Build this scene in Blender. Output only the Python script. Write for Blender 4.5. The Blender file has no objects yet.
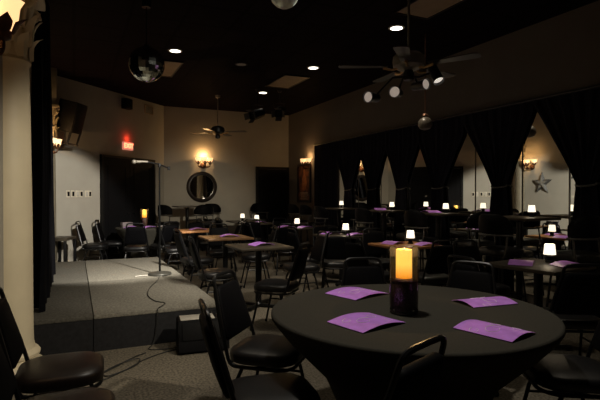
import bpy, bmesh, math, random
from mathutils import Vector, Matrix
random.seed(7)
PI = math.pi
scene = bpy.context.scene
COL = scene.collection
R = math.radians

# ------------------------------------------------------------------ materials
MATS = {}
def mat(name, color, rough=0.6, metal=0.0, noise=0.0, nscale=20.0, emit=None, estr=0.0, spec=0.5, bump=0.0, bscale=200.0, coat=0.0):
    if name in MATS: return MATS[name]
    m = bpy.data.materials.new(name); m.use_nodes = True
    nt = m.node_tree; b = nt.nodes['Principled BSDF']
    b.inputs['Base Color'].default_value = (*color, 1)
    b.inputs['Roughness'].default_value = rough
    b.inputs['Metallic'].default_value = metal
    b.inputs['Specular IOR Level'].default_value = spec
    if coat: b.inputs['Coat Weight'].default_value = coat
    tc = nt.nodes.new('ShaderNodeTexCoord')
    if noise > 0:
        n = nt.nodes.new('ShaderNodeTexNoise'); n.inputs['Scale'].default_value = nscale; n.inputs['Detail'].default_value = 5
        r = nt.nodes.new('ShaderNodeMapRange')
        r.inputs[1].default_value = 0.3; r.inputs[2].default_value = 0.7
        r.inputs[3].default_value = 1 - noise; r.inputs[4].default_value = 1 + noise
        mx = nt.nodes.new('ShaderNodeMix'); mx.data_type = 'RGBA'; mx.blend_type = 'MULTIPLY'
        mx.inputs['Factor'].default_value = 1.0
        mx.inputs['A'].default_value = (*color, 1)
        nt.links.new(tc.outputs['Object'], n.inputs['Vector'])
        nt.links.new(n.outputs['Fac'], r.inputs[0])
        nt.links.new(r.outputs[0], mx.inputs['B'])
        nt.links.new(mx.outputs['Result'], b.inputs['Base Color'])
    if bump > 0:
        n2 = nt.nodes.new('ShaderNodeTexNoise'); n2.inputs['Scale'].default_value = bscale
        bp = nt.nodes.new('ShaderNodeBump'); bp.inputs['Strength'].default_value = bump; bp.inputs['Distance'].default_value = 0.004
        nt.links.new(tc.outputs['Object'], n2.inputs['Vector'])
        nt.links.new(n2.outputs['Fac'], bp.inputs['Height']); nt.links.new(bp.outputs['Normal'], b.inputs['Normal'])
    if emit:
        b.inputs['Emission Color'].default_value = (*emit, 1)
        b.inputs['Emission Strength'].default_value = estr
    MATS[name] = m
    return m

M_carpet = mat('speckled_carpet', (0.150, 0.130, 0.100), 0.95, noise=0.55, nscale=55, spec=0.1, bump=0.6, bscale=160)
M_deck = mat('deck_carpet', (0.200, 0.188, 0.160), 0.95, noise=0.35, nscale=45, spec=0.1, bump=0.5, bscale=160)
M_deckshade = mat('deck_carpet_shaded', (0.095, 0.090, 0.078), 0.95, noise=0.35, nscale=45, spec=0.1, bump=0.5, bscale=160)  # same carpet, shadow over the left platforms put into the colour
M_skirt = mat('platform_skirt', (0.020, 0.020, 0.022), 0.9, noise=0.2, nscale=30, spec=0.2)
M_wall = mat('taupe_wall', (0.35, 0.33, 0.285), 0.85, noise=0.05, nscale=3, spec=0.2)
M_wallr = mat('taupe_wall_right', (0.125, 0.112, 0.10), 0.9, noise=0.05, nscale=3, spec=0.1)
M_base = mat('dark_baseboard', (0.03, 0.028, 0.026), 0.7, noise=0.1)
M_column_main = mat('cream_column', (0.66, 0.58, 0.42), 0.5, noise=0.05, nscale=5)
M_column_dim = mat('dimmed_cream_column', (0.16, 0.14, 0.10), 0.6, noise=0.15, nscale=12)  # cream darkened in the colour to hold down sconce light on the far column
M_curtain = mat('navy_black_velvet', (0.0085, 0.0085, 0.0145), 0.95, noise=0.25, nscale=9, spec=0.15)
M_rod = mat('black_rod', (0.01, 0.01, 0.01), 0.4)
M_cloth = mat('black_tablecloth', (0.045, 0.042, 0.034), 0.85, noise=0.12, nscale=90, spec=0.15, bump=0.15, bscale=500)
M_blackmetal = mat('black_metal', (0.006, 0.006, 0.0068), 0.35, metal=0.3, noise=0.1)
M_vinyl = mat('black_vinyl', (0.006, 0.0058, 0.0064), 0.42, noise=0.15, nscale=30, spec=0.45, bump=0.1, bscale=90)
M_vinylback = mat('black_vinyl_back', (0.0026, 0.0026, 0.0034), 0.6, noise=0.15, nscale=30, spec=0.06, bump=0.1, bscale=90)
M_vinylbrown = mat('brown_black_vinyl', (0.016, 0.010, 0.008), 0.40, noise=0.15, nscale=30, spec=0.45, bump=0.1, bscale=90)
M_wood = mat('brown_tabletop', (0.20, 0.11, 0.05), 0.42, noise=0.3, nscale=14, spec=0.35)
M_woodgold = mat('honey_tabletop', (0.46, 0.21, 0.08), 0.45, noise=0.25, nscale=14, spec=0.35)
M_wooddk = mat('dark_tabletop', (0.055, 0.045, 0.032), 0.45, noise=0.25, nscale=14, spec=0.35)
M_bronze = mat('dark_bronze', (0.10, 0.045, 0.022), 0.45, metal=0.6, noise=0.3, nscale=40)
M_brass = mat('worn_brass', (0.55, 0.36, 0.16), 0.35, metal=0.9, noise=0.2)
M_nickel = mat('dull_nickel', (0.34, 0.32, 0.28), 0.45, metal=0.8, noise=0.1)
M_blade = mat('dark_fan_blade', (0.014, 0.012, 0.011), 0.35, noise=0.3, nscale=12)
M_blackplastic = mat('black_plastic', (0.003, 0.003, 0.004), 0.6, noise=0.1, spec=0.15)
M_grille = mat('speaker_grille', (0.005, 0.005, 0.0055), 0.7, noise=0.5, nscale=300, spec=0.15)
M_pale = mat('pale_grey_plastic', (0.42, 0.40, 0.36), 0.6, noise=0.1)
M_plate = mat('ivory_plate', (0.55, 0.50, 0.40), 0.45, noise=0.05)
M_tan = mat('tan_ceiling_lens', (0.32, 0.24, 0.155), 0.6, noise=0.12, nscale=6)
M_white = mat('white_plastic', (0.7, 0.68, 0.62), 0.5, noise=0.05)
M_door = mat('black_door', (0.0022, 0.0022, 0.003), 0.7, noise=0.15, nscale=8, spec=0.15)
M_doorframe = mat('black_door_frame', (0.005, 0.005, 0.005), 0.6, noise=0.1, spec=0.2)
M_mirror = mat('mirror_silver', (0.86, 0.87, 0.84), 0.015, metal=1.0, noise=0.01, nscale=2)
M_ballmirror = mat('mirror_ball_facets', (0.75, 0.80, 0.74), 0.06, metal=1.0, noise=0.08, nscale=30)
M_shade = mat('frosted_shade', (0.9, 0.75, 0.5), 0.4, emit=(1.0, 0.58, 0.26), estr=1.25, noise=0.02)
M_lampshade = mat('glowing_lamp_shade', (0.9, 0.85, 0.75), 0.5, emit=(1.0, 0.86, 0.66), estr=1.35, noise=0.02)
M_down = mat('downlight_lens', (0.9, 0.9, 0.9), 0.4, emit=(1.0, 0.92, 0.78), estr=5.0, noise=0.02)
M_lens = mat('pale_spot_lens', (0.75, 0.66, 0.58), 0.4, emit=(1.0, 0.84, 0.70), estr=0.22, noise=0.05, nscale=30)
M_lensbright = mat('bright_spot_lens', (0.85, 0.8, 0.72), 0.4, emit=(1.0, 0.90, 0.78), estr=0.6, noise=0.05, nscale=30)
M_exitred = mat('exit_red', (0.9, 0.1, 0.05), 0.5, emit=(1.0, 0.16, 0.07), estr=5.0, noise=0.02)
M_exitface = mat('exit_face', (0.8, 0.55, 0.5), 0.5, emit=(1.0, 0.30, 0.20), estr=0.5, noise=0.02)
M_purple = mat('purple_menu', (0.62, 0.27, 0.93), 0.34, noise=0.16, nscale=16, spec=0.4)
M_swirl = mat('pale_swirl', (0.92, 0.82, 0.98), 0.5, noise=0.1)
M_beans = mat('dark_coffee_beans', (0.050, 0.020, 0.010), 0.5, noise=0.6, nscale=80, bump=1.0, bscale=120)
M_wick = mat('charred_wick', (0.02, 0.015, 0.01), 0.9, noise=0.2)
M_flame = mat('flame', (1, 0.8, 0.4), 0.5, emit=(1.0, 0.75, 0.3), estr=6, noise=0.02)
M_star = mat('dark_star_rim', (0.045, 0.045, 0.045), 0.5, noise=0.4, nscale=25)
M_starpale = mat('weathered_star_face', (0.17, 0.165, 0.15), 0.6, noise=0.4, nscale=18)
M_frame = mat('black_frame', (0.014, 0.010, 0.009), 0.4, noise=0.15)
M_cable = mat('black_cable', (0.012, 0.012, 0.012), 0.6, noise=0.1)
M_box = mat('grey_box', (0.16, 0.13, 0.14), 0.6, noise=0.2)
M_napkin = mat('folded_napkin', (0.35, 0.34, 0.36), 0.8, noise=0.1)
M_micgrey = mat('mic_grille', (0.20, 0.18, 0.15), 0.5, metal=0.3, noise=0.3, nscale=200)

def candle_material():
    m = bpy.data.materials.new('glowing_candle_wax'); m.use_nodes = True
    nt = m.node_tree; b = nt.nodes['Principled BSDF']
    tc = nt.nodes.new('ShaderNodeTexCoord'); sp = nt.nodes.new('ShaderNodeSeparateXYZ')
    cr = nt.nodes.new('ShaderNodeValToRGB')
    cr.color_ramp.elements[0].position = 0.0; cr.color_ramp.elements[0].color = (0.80, 0.24, 0.01, 1)
    cr.color_ramp.elements[1].position = 1.0; cr.color_ramp.elements[1].color = (0.98, 0.50, 0.08, 1)
    e = cr.color_ramp.elements.new(0.5); e.color = (1.0, 0.60, 0.10, 1)
    nt.links.new(tc.outputs['Generated'], sp.inputs[0]); nt.links.new(sp.outputs['Z'], cr.inputs[0])
    nt.links.new(cr.outputs[0], b.inputs['Base Color']); nt.links.new(cr.outputs[0], b.inputs['Emission Color'])
    b.inputs['Emission Strength'].default_value = 1.15; b.inputs['Roughness'].default_value = 0.6
    return m
M_candle = candle_material()

def glass_material():
    m = bpy.data.materials.new('thin_clear_glass'); m.use_nodes = True
    nt = m.node_tree; nt.nodes.remove(nt.nodes['Principled BSDF'])
    out = nt.nodes['Material Output']
    tr = nt.nodes.new('ShaderNodeBsdfTransparent'); tr.inputs[0].default_value = (0.95, 0.95, 0.94, 1)
    gl = nt.nodes.new('ShaderNodeBsdfGlossy'); gl.inputs['Roughness'].default_value = 0.03
    fr = nt.nodes.new('ShaderNodeFresnel'); fr.inputs['IOR'].default_value = 1.42
    mx = nt.nodes.new('ShaderNodeMixShader')
    nt.links.new(fr.outputs[0], mx.inputs[0]); nt.links.new(tr.outputs[0], mx.inputs[1])
    nt.links.new(gl.outputs[0], mx.inputs[2])
    df = nt.nodes.new('ShaderNodeBsdfTranslucent'); df.inputs[0].default_value = (0.8, 0.74, 0.62, 1)
    ns = nt.nodes.new('ShaderNodeTexNoise'); ns.inputs['Scale'].default_value = 9
    mr = nt.nodes.new('ShaderNodeMapRange'); mr.inputs[3].default_value = 0.005; mr.inputs[4].default_value = 0.03
    m2 = nt.nodes.new('ShaderNodeMixShader')
    nt.links.new(ns.outputs['Fac'], mr.inputs[0]); nt.links.new(mr.outputs[0], m2.inputs[0])
    nt.links.new(mx.outputs[0], m2.inputs[1]); nt.links.new(df.outputs[0], m2.inputs[2]); nt.links.new(m2.outputs[0], out.inputs[0])
    return m
M_glass = glass_material()

def ceiling_material():
    m = bpy.data.materials.new('black_drop_ceiling'); m.use_nodes = True
    nt = m.node_tree; b = nt.nodes['Principled BSDF']
    tc = nt.nodes.new('ShaderNodeTexCoord')
    br = nt.nodes.new('ShaderNodeTexBrick')
    br.offset = 0.0
    br.inputs['Color1'].default_value = (0.0105, 0.0075, 0.0095, 1); br.inputs['Color2'].default_value = (0.009, 0.0062, 0.008, 1)
    br.inputs['Mortar'].default_value = (0.004, 0.003, 0.0035, 1)
    br.inputs['Scale'].default_value = 1.0; br.inputs['Mortar Size'].default_value = 0.02
    br.inputs['Brick Width'].default_value = 0.61; br.inputs['Row Height'].default_value = 0.61
    nt.links.new(tc.outputs['Object'], br.inputs['Vector']); nt.links.new(br.outputs['Color'], b.inputs['Base Color'])
    b.inputs['Roughness'].default_value = 0.75; b.inputs['Specular IOR Level'].default_value = 0.02
    return m
M_ceil = ceiling_material()

def poster_material():
    m = bpy.data.materials.new('poster_print'); m.use_nodes = True
    nt = m.node_tree; b = nt.nodes['Principled BSDF']
    tc = nt.nodes.new('ShaderNodeTexCoord'); n = nt.nodes.new('ShaderNodeTexNoise'); n.inputs['Scale'].default_value = 5
    cr = nt.nodes.new('ShaderNodeValToRGB')
    cr.color_ramp.elements[0].position = 0.4; cr.color_ramp.elements[0].color = (0.05, 0.018, 0.008, 1)
    cr.color_ramp.elements[1].position = 0.65; cr.color_ramp.elements[1].color = (0.30, 0.10, 0.035, 1)
    nt.links.new(tc.outputs['Object'], n.inputs['Vector']); nt.links.new(n.outputs['Fac'], cr.inputs[0])
    nt.links.new(cr.outputs[0], b.inputs['Base Color']); b.inputs['Roughness'].default_value = 0.5
    return m
M_poster = poster_material()
M_posterfig = mat('poster_figure', (0.42, 0.16, 0.06), 0.5, noise=0.4, nscale=12)
M_posterpale = mat('poster_pale_band', (0.38, 0.30, 0.22), 0.5, noise=0.2, nscale=12)

# ------------------------------------------------------------------ mesh helpers
def new(): return bmesh.new()

def add_box(bm, c, s, rot=None, bevel=0.0, taper=1.0):
    hx, hy, hz = s[0]/2, s[1]/2, s[2]/2
    vs = []
    for z in (-hz, hz):
        k = taper if z > 0 else 1.0
        for x, y in ((-hx, -hy), (hx, -hy), (hx, hy), (-hx, hy)):
            v = Vector((x*k, y*k, z))
            if rot is not None: v = rot @ v
            vs.append(bm.verts.new(v + Vector(c)))
    fs = [(3, 2, 1, 0), (4, 5, 6, 7), (0, 1, 5, 4), (1, 2, 6, 5), (2, 3, 7, 6), (3, 0, 4, 7)]
    faces = [bm.faces.new([vs[i] for i in f]) for f in fs]
    if bevel > 0:
        es = list({e for f in faces for e in f.edges})
        bmesh.ops.bevel(bm, geom=es, offset=bevel, segments=2, affect='EDGES', profile=0.5)

def frame_at(d):
    d = d.normalized()
    up = Vector((0, 0, 1)) if abs(d.z) < 0.95 else Vector((1, 0, 0))
    a = d.cross(up).normalized(); b = a.cross(d).normalized()
    return a, b

def add_tube(bm, pts, r, seg=8, caps=True, closed=False):
    pts = [Vector(p) for p in pts]; n = len(pts)
    rs = r if isinstance(r, (list, tuple)) else [r]*n
    rings = []; prev_a = None
    for i, p in enumerate(pts):
        if closed: d = pts[(i+1) % n] - pts[(i-1) % n]
        elif i == 0: d = pts[1]-pts[0]
        elif i == n-1: d = pts[-1]-pts[-2]
        else: d = (pts[i+1]-p).normalized() + (p-pts[i-1]).normalized()
        if d.length < 1e-9: d = Vector((0, 0, 1))
        a, b = frame_at(d)
        if prev_a is not None:
            dn = d.normalized(); a = prev_a - dn*prev_a.dot(dn)
            if a.length < 1e-6: a, b = frame_at(d)
            a.normalize(); b = dn.cross(a) * -1
            b = a.cross(dn).normalized()
        prev_a = a
        rings.append([bm.verts.new(p + a*rs[i]*math.cos(2*PI*k/seg) + b*rs[i]*math.sin(2*PI*k/seg)) for k in range(seg)])
    m = n if closed else n-1
    for i in range(m):
        A, B = rings[i], rings[(i+1) % n]
        for k in range(seg):
            try: bm.faces.new((A[k], A[(k+1) % seg], B[(k+1) % seg], B[k]))
            except ValueError: pass
    if caps and not closed:
        bm.faces.new(rings[0][::-1]); bm.faces.new(rings[-1])

def smooth_path(pts, sub=5, closed=False):
    P = [Vector(p) for p in pts]; out = []; n = len(P)
    rng = range(n) if closed else range(n-1)
    for i in rng:
        g = (lambda k: P[k % n]) if closed else (lambda k: P[max(0, min(n-1, k))])
        p0, p1, p2, p3 = g(i-1), g(i), g(i+1), g(i+2)
        for j in range(sub):
            t = j/sub
            out.append(0.5*((2*p1)+(-p0+p2)*t+(2*p0-5*p1+4*p2-p3)*t*t+(-p0+3*p1-3*p2+p3)*t**3))
    if not closed: out.append(P[-1])
    return out

def add_lathe(bm, prof, seg=24, c=(0, 0, 0), caps=True, mod=None, mtx=None):
    c = Vector(c); rings = []
    for (r, z) in prof:
        ring = []
        for k in range(seg):
            a = 2*PI*k/seg
            rr = r*(mod(a, z) if mod else 1.0)
            v = Vector((rr*math.cos(a), rr*math.sin(a), z))
            if mtx is not None: v = mtx @ v
            ring.append(bm.verts.new(v + c))
        rings.append(ring)
    for i in range(len(rings)-1):
        A, B = rings[i], rings[i+1]
        for k in range(seg):
            bm.faces.new((A[k], A[(k+1) % seg], B[(k+1) % seg], B[k]))
    if caps:
        bm.faces.new(rings[0][::-1]); bm.faces.new(rings[-1])

def rrect(w, h, r, n=5, wt=None):
    """rounded outline; wt = width at the +y side"""
    pts = []
    for cx, cy, a0 in ((1, 1, 0), (-1, 1, 90), (-1, -1, 180), (1, -1, 270)):
        for k in range(n+1):
            a = R(a0 + 90*k/n)
            x = cx*(w/2-r) + r*math.cos(a); y = cy*(h/2-r) + r*math.sin(a)
            if wt is not None:
                t = (y + h/2)/h
                x *= (1-t) + t*(wt/w)
            pts.append((x, y))
    return pts

def add_pad(bm, w, h, th, r, mtx, wt=None, crown=0.0):
    """cushion: rounded rectangle outline in local XY, thickness along Z"""
    layers = [(0.90, -th/2), (0.985, -th/2+th*0.12), (1.0, -th*0.15), (1.0, th*0.15), (0.975, th*0.36), (0.88, th/2), (0.55, th/2+crown)]
    base = rrect(w, h, r, 5, wt); rings = []
    for s, z in layers:
        rings.append([bm.verts.new(mtx @ Vector((x*s, y*s, z))) for x, y in base])
    n = len(base)
    for i in range(len(rings)-1):
        A, B = rings[i], rings[i+1]
        for k in range(n): bm.faces.new((A[k], A[(k+1) % n], B[(k+1) % n], B[k]))
    bm.faces.new(rings[0][::-1]); bm.faces.new(rings[-1])

def obj(name, bm, m, parent=None, smooth=True, angle=38, loc=None):
    bmesh.ops.recalc_face_normals(bm, faces=bm.faces)
    me = bpy.data.meshes.new(name); bm.to_mesh(me); bm.free()
    me.materials.append(m)
    if smooth:
        me.shade_smooth(); me.set_sharp_from_angle(angle=R(angle))
    o = bpy.data.objects.new(name, me); COL.objects.link(o)
    if parent: o.parent = parent
    if loc: o.location = loc
    return o

def thing(name, label, cat, loc=(0, 0, 0), rz=0.0, group=None):
    o = bpy.data.objects.new(name, None); COL.objects.link(o)
    o.empty_display_size = 0.1
    o.location = loc; o.rotation_euler = (0, 0, rz)
    o['label'] = label; o['category'] = cat
    if group: o['group'] = group
    return o

def tag(o, label, cat, group=None):
    o['label'] = label; o['category'] = cat
    if group: o['group'] = group
    return o

def struct(name, bm, m, parent=None, smooth=False):
    o = obj(name, bm, m, parent, smooth)
    if parent is None: o['kind'] = 'structure'
    return o

def dup(root, loc, rz, label, group=None):
    r = root.copy(); COL.objects.link(r); r.location = loc; r.rotation_euler = (0, 0, rz); r['label'] = label
    if group: r['group'] = group
    for ch in list(root.children):
        c = ch.copy(); COL.objects.link(c); c.parent = r
        for g in list(ch.children):
            d = g.copy(); COL.objects.link(d); d.parent = c
    return r

class Kind:
    """first use places the original, later uses copy it"""
    def __init__(self, builder): self.b = builder; self.o = None
    def put(self, loc, rz, label, group=None):
        if self.o is None:
            self.o = self.b(); o = self.o
            o.location = loc; o.rotation_euler = (0, 0, rz); o['label'] = label
            if group: o['group'] = group
            return o
        return dup(self.o, loc, rz, label, group)

def face(dx, dy): return math.atan2(-dx, dy)       # local +Y towards (dx,dy)

# ------------------------------------------------------------------ the room
H = 3.56; XR = 5.28; YB = 12.06; XL = -0.46; YF = -3.0
C0 = (XL, 9.63); C1 = (1.97, YB)

bm = new()
vs = [bm.verts.new((x, y, 0)) for x, y in ((XL-.3, YF), (XR+.2, YF), (XR+.2, YB+.2), (C1[0]-.1, YB+.2), (XL-.3, C0[1]+.1))]
bm.faces.new(vs)
struct('floor', bm, M_carpet)
bm = new()
vs = [bm.verts.new((x, y, H)) for x, y in ((XL-.3, YF), (XR+.2, YF), (XR+.2, YB+.2), (C1[0]-.1, YB+.2), (XL-.3, C0[1]+.1))]
bm.faces.new(vs[::-1])
struct('ceiling', bm, M_ceil)
def wall(name, a, b, m, th=0.12, z0=0.0, z1=H):
    bm = new(); a = Vector((a[0], a[1], 0)); b = Vector((b[0], b[1], 0)); d = (b-a).normalized()
    n = Vector((d.y, -d.x, 0))           # room side: right of a->b ; slab goes the other way
    c = (a+b)/2 - n*th/2; L = (b-a).length
    rot = Matrix.Rotation(math.atan2(d.y, d.x), 3, 'Z')
    add_box(bm, (c.x, c.y, (z0+z1)/2), (L, th, z1-z0), rot)
    return struct(name, bm, m)
wall('wall_left', (XL, YF), C0, M_wall)
wall('wall_corner', C0, C1, M_wall)
wall('wall_back', C1, (XR, YB), M_wall)
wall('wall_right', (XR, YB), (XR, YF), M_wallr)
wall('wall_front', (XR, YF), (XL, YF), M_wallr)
wall('baseboard_corner', (C0[0]+.005, C0[1]-.005), (C1[0]-.75, C1[1]-.75), M_base, th=-0.015, z0=0, z1=0.11)
wall('baseboard_back', (C1[0]+.05, YB), (4.28, YB), M_base, th=-0.015, z0=0, z1=0.11)

# doors (frame, two leaves, handles) : local -Y faces the room
def door(name, loc, rz, w, h, leaves):
    bm = new()
    for s in (-1, 1): add_box(bm, (s*(w/2-.03), -.03, h/2), (.06, .06, h), bevel=.004)
    add_box(bm, (0, -.03, h-.03), (w-.12, .06, .06), bevel=.004)
    fr = struct(name, bm, M_doorframe); fr.location = loc; fr.rotation_euler = (0, 0, rz)
    lw = (w-.12)/leaves
    for i in range(leaves):
        bm = new(); x = -w/2+.06+lw*(i+.5)
        add_box(bm, (x, -.02, (h-.06)/2), (lw-.006, .036, h-.07), bevel=.003)
        for zc, hh in ((h*.26, h*.36), (h*.70, h*.40)):
            for s in (-1, 1): add_box(bm, (x+s*lw*.33, -.041, zc), (.02, .01, hh))
            for s in (-1, 1): add_box(bm, (x, -.041, zc+s*hh/2), (lw*.66, .01, .02))
        lf = struct('door_leaf', bm, M_door, fr)
        bm = new(); hx = x + (lw*.40 if i == 0 else -lw*.40)
        add_tube(bm, [(hx, -.04, 1.0), (hx, -.08, 1.0), (hx-.05 if i == 0 else hx+.05, -.085, 1.0)], .009)
        struct('door_handle', bm, M_blackmetal, lf, True)
dc = ((.46+1.68)/2, (10.55+11.77)/2)
door('door_1', (dc[0], dc[1], 0), R(45), 1.73, 2.22, 2)
door('door_2', (4.80, YB, 0), 0, .94, 2.15, 1)

# ------------------------------------------------------------------ stage platforms
def platform(x0, x1, y0, y1, label, m, h=.33):
    t = thing('stage_platform', label, 'stage', ((x0+x1)/2, (y0+y1)/2, 0), 0, 'carpeted stage platforms')
    w, d = x1-x0-.006, y1-y0-.006
    bm = new(); add_box(bm, (0, 0, h-.02), (w, d, .04), bevel=.008); obj('deck', bm, m, t)
    bm = new()
    add_box(bm, (0, 0, (h-.04)/2), (w, d, h-.042)); obj('skirt', bm, M_skirt, t, False)
platform(XL+.02, .145, 4.66, 6.49, 'narrow stage platform at the front left, beside the cream column', M_deckshade)
platform(.145, 1.30, 4.66, 6.49, 'wide front stage platform with grey-brown carpet, crossed by the microphone cable', M_deck)
platform(XL+.02, .145, 6.49, 8.60, 'narrow stage platform at the back left under the side curtain', M_deckshade)
platform(.145, 1.30, 6.49, 8.60, 'wide rear stage platform carrying the microphone stand', M_deck)

# ------------------------------------------------------------------ columns
def column(label, loc, r, lit):
    M_column = M_column_main if lit else M_column_dim
    t = thing('classical_column', label, 'column', loc)
    bm = new()
    add_box(bm, (0, 0, .05), (r*2.75, r*2.75, .10), bevel=.008)
    add_lathe(bm, [(r*1.34, .10), (r*1.40, .125), (r*1.34, .155), (r*1.18, .165), (r*1.14, .19), (r*1.24, .205), (r*1.26, .225), (r*1.18, .245), (r*1.06, .255), (r*1.03, .29)], 40)
    obj('base', bm, M_column, t)
    bm = new()
    add_lathe(bm, [(r*1.02, .28), (r, .40), (r*.985, 1.2), (r*.93, 2.0), (r*.89, 2.36), (r*.93, 2.37), (r*.97, 2.385), (r*.93, 2.40), (r*.88, 2.41)], 40)
    obj('shaft', bm, M_column, t)
    bm = new()
    add_lathe(bm, [(r*.88, 2.40), (r*.90, 2.55), (r*.98, 2.72), (r*1.18, 2.86), (r*1.22, 2.88)], 40)
    for tier, (z0, hh, n, off) in enumerate(((2.41, .20, 8, 0), (2.50, .27, 8, PI/8))):
        for k in range(n):
            a = 2*PI*k/n + off; rr = r*(.92+.06*tier)
            da = Vector((math.cos(a), math.sin(a), 0)); ta = Vector((-math.sin(a), math.cos(a), 0))
            prev = None
            for j in range(7):
                u = j/6
                out = rr + .012 + (.07*r/.19)*max(0, u-.45)**1.3*2.2
                z = z0 + hh*u - (0.10*max(0, u-.75))
                wd = r*.34*math.sin(PI*(.15+.8*u))*(1+.18*math.sin(u*18))
                row = [bm.verts.new(da*(out-.012) + ta*(-wd) + Vector((0, 0, z-.012))), bm.verts.new(da*(out+.014) + Vector((0, 0, z))), bm.verts.new(da*(out-.012) + ta*wd + Vector((0, 0, z-.012)))]
                if prev:
                    bm.faces.new((prev[0], prev[1], row[1], row[0])); bm.faces.new((prev[1], prev[2], row[2], row[1]))
                prev = row
    for k in range(4):                      # corner volutes
        a = PI/4 + k*PI/2; da = Vector((math.cos(a), math.sin(a), 0))
        c = da*r*1.42 + Vector((0, 0, 2.80))
        sp = [c + da*(.055*(1-q/16)*math.cos(q*.7)) + Vector((0, 0, .055*(1-q/16)*math.sin(q*.7))) for q in range(15)]
        add_tube(bm, [da*r*1.0 + Vector((0, 0, 2.62)), da*r*1.2 + Vector((0, 0, 2.78))] + sp, .018, 6)
    obj('capital', bm, M_column, t)
    bm = new()
    add_box(bm, (0, 0, 2.91), (r*2.9, r*2.9, .06), bevel=.01)
    add_box(bm, (0, 0, (2.94+H)/2), (r*2.3, r*2.3, H-2.94-.002), bevel=.008)
    obj('abacus', bm, M_column, t)
    return t
column('large cream column with leafy capital at the left edge, in front of the stage', (-.465, 4.17, 0), .178, True)
column('cream column right of the frame, seen as a pale strip in the round mirror', (5.06, 2.70, 0), .145, True)
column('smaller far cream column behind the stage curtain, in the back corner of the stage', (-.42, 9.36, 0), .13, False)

# ------------------------------------------------------------------ curtains
def drape(name_label, X, axis, y0, y1, ytie, z0, ztop, zapex, ztie, wt, wb, folds, amp, group=None, normal=-1, seg=90, rows=44, tie=True):
    """gathered drape hung in a vertical plane; axis 'y': plane X=const"""
    t = thing('curtain', name_label, 'curtain', (X, (y0+y1)/2, z0), 0, group)
    yc0 = (y0+y1)/2
    bm = new(); grid = []
    for i in range(rows+1):
        z = z0 + (ztop-z0)*i/rows
        if z >= zapex: a, b, k = y0, y1, 1.0
        elif z >= ztie:
            u = (zapex-z)/(zapex-ztie); u2 = 1-(1-u)**1.08
            a = y0 + (ytie-wt/2-y0)*u2; b = y1 + (ytie+wt/2-y1)*u2
        else:
            u = min(1, (ztie-z)/(ztie-z0+.001)); u2 = 1-(1-u)**2.5
            a = ytie-wt/2-(wb-wt)/2*u2; b = ytie+wt/2+(wb-wt)/2*u2
        width = b-a; full = (y1-y0)
        am = amp*(0.7+.6*(1-width/full))
        row = []
        for j in range(seg+1):
            u = j/seg
            y = a + width*u
            x = am*math.sin(2*PI*folds*u + .6*math.sin(3*u+z)) + am*.35*math.sin(2*PI*folds*2.3*u+1.0+z*.5)
            row.append(bm.verts.new((normal*(-.0)+x, y-yc0, z-z0)))
        grid.append(row)
    for i in range(rows):
        for j in range(seg):
            bm.faces.new((grid[i][j], grid[i][j+1], grid[i+1][j+1], grid[i+1][j]))
    obj('drape', bm, M_curtain, t, True, 180)
    if tie:
        bm = new(); pts = []
        for k in range(20):
            a = 2*PI*k/20; pts.append(((amp*1.5+.02)*math.cos(a), ytie-yc0+(wt/2+.012)*math.sin(a), ztie-z0+.02*math.cos(a*1)))
        add_tube(bm, pts, .012, 6, closed=True); obj('tieback', bm, M_nickel2, t)
    return t
M_nickel2 = mat('dull_cord', (0.07, 0.068, 0.066), 0.5, metal=0.3, noise=0.3, nscale=60)
XC = 5.215
ties = [2.35, 3.57, 4.80, 6.02, 6.98, 7.90, 8.80]
mids = [1.7, 2.97, 4.27, 5.47, 6.52, 7.44, 8.33, 9.3]
apex = [2.58, 2.56, 2.52, 2.36, 2.24, 2.24, 2.24, 2.24]
names = ['rightmost tied-back black curtain in frame edge', 'tied-back black curtain at the right edge, right of the star reflection', 'broad tied-back black curtain just left of the wall star reflection',
         'tied-back black curtain behind the hanging ceiling fan, right of the dark door reflection', 'tied-back black curtain between the tall cream gap and the dark door reflection',
         'tied-back black curtain right of the round mirror reflection', 'tied-back black curtain left of the round mirror reflection']
for i, ty in enumerate(ties):
    if i == 0: continue
    drape(names[i], XC, 'y', mids[i]+.004, mids[i+1]-.004, ty, .03, 2.575, (apex[i]+apex[i+1])/2, 1.52, .21, .36, 7, .022, 'tied-back black curtains on the mirrored wall')
drape('straight black curtain at the far end of the mirrored wall, beside the poster', XC, 'y', 9.304, 10.34, 9.82, .03, 2.575, .5, .4, .9, 1.0, 9, .024, None, tie=False)
bm = new(); add_tube(bm, [(XC, 2.96, 2.595), (XC, 10.4, 2.595)], .018, 10)
for y in (3.0, 4.30, 6.5, 8.33, 10.3): add_tube(bm, [(XC, y, 2.595), (XR, y, 2.595)], .01, 6)
tag(obj('curtain_rod', bm, M_rod), 'long black curtain rod along the top of the mirrored wall', 'curtain rod')
# stage side curtain
t = thing('curtain', 'tall black stage curtain hanging behind the cream column', 'curtain', (-.30, 6.0, .335))
bm = new(); grid = []; rows = 30; seg = 90
for i in range(rows+1):
    u = i/rows; z = 3.10*u; row = []
    y1 = 1.50 - 1.35*u**1.6
    for j in range(seg+1):
        v = j/seg; y = -1.05 + (y1+1.05)*v
        x = .05*math.sin(2*PI*8*v + .5*math.sin(4*v+z)) + .015*math.sin(2*PI*19*v+z)
        row.append(bm.verts.new((x, y, z)))
    grid.append(row)
for i in range(rows):
    for j in range(seg): bm.faces.new((grid[i][j], grid[i][j+1], grid[i+1][j+1], grid[i+1][j]))
obj('drape', bm, mat('black_stage_velvet', (0.0028, 0.0028, 0.0042), 0.95, noise=0.25, nscale=9, spec=0.08), t, True, 180)
bm = new(); add_tube(bm, [(0, -1.1, 3.12), (0, .5, 3.12)], .018, 8)
for yy in (-1.0, .4): add_tube(bm, [(0, yy, 3.12), (0, yy, H-.335-.001)], .008, 6)
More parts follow.
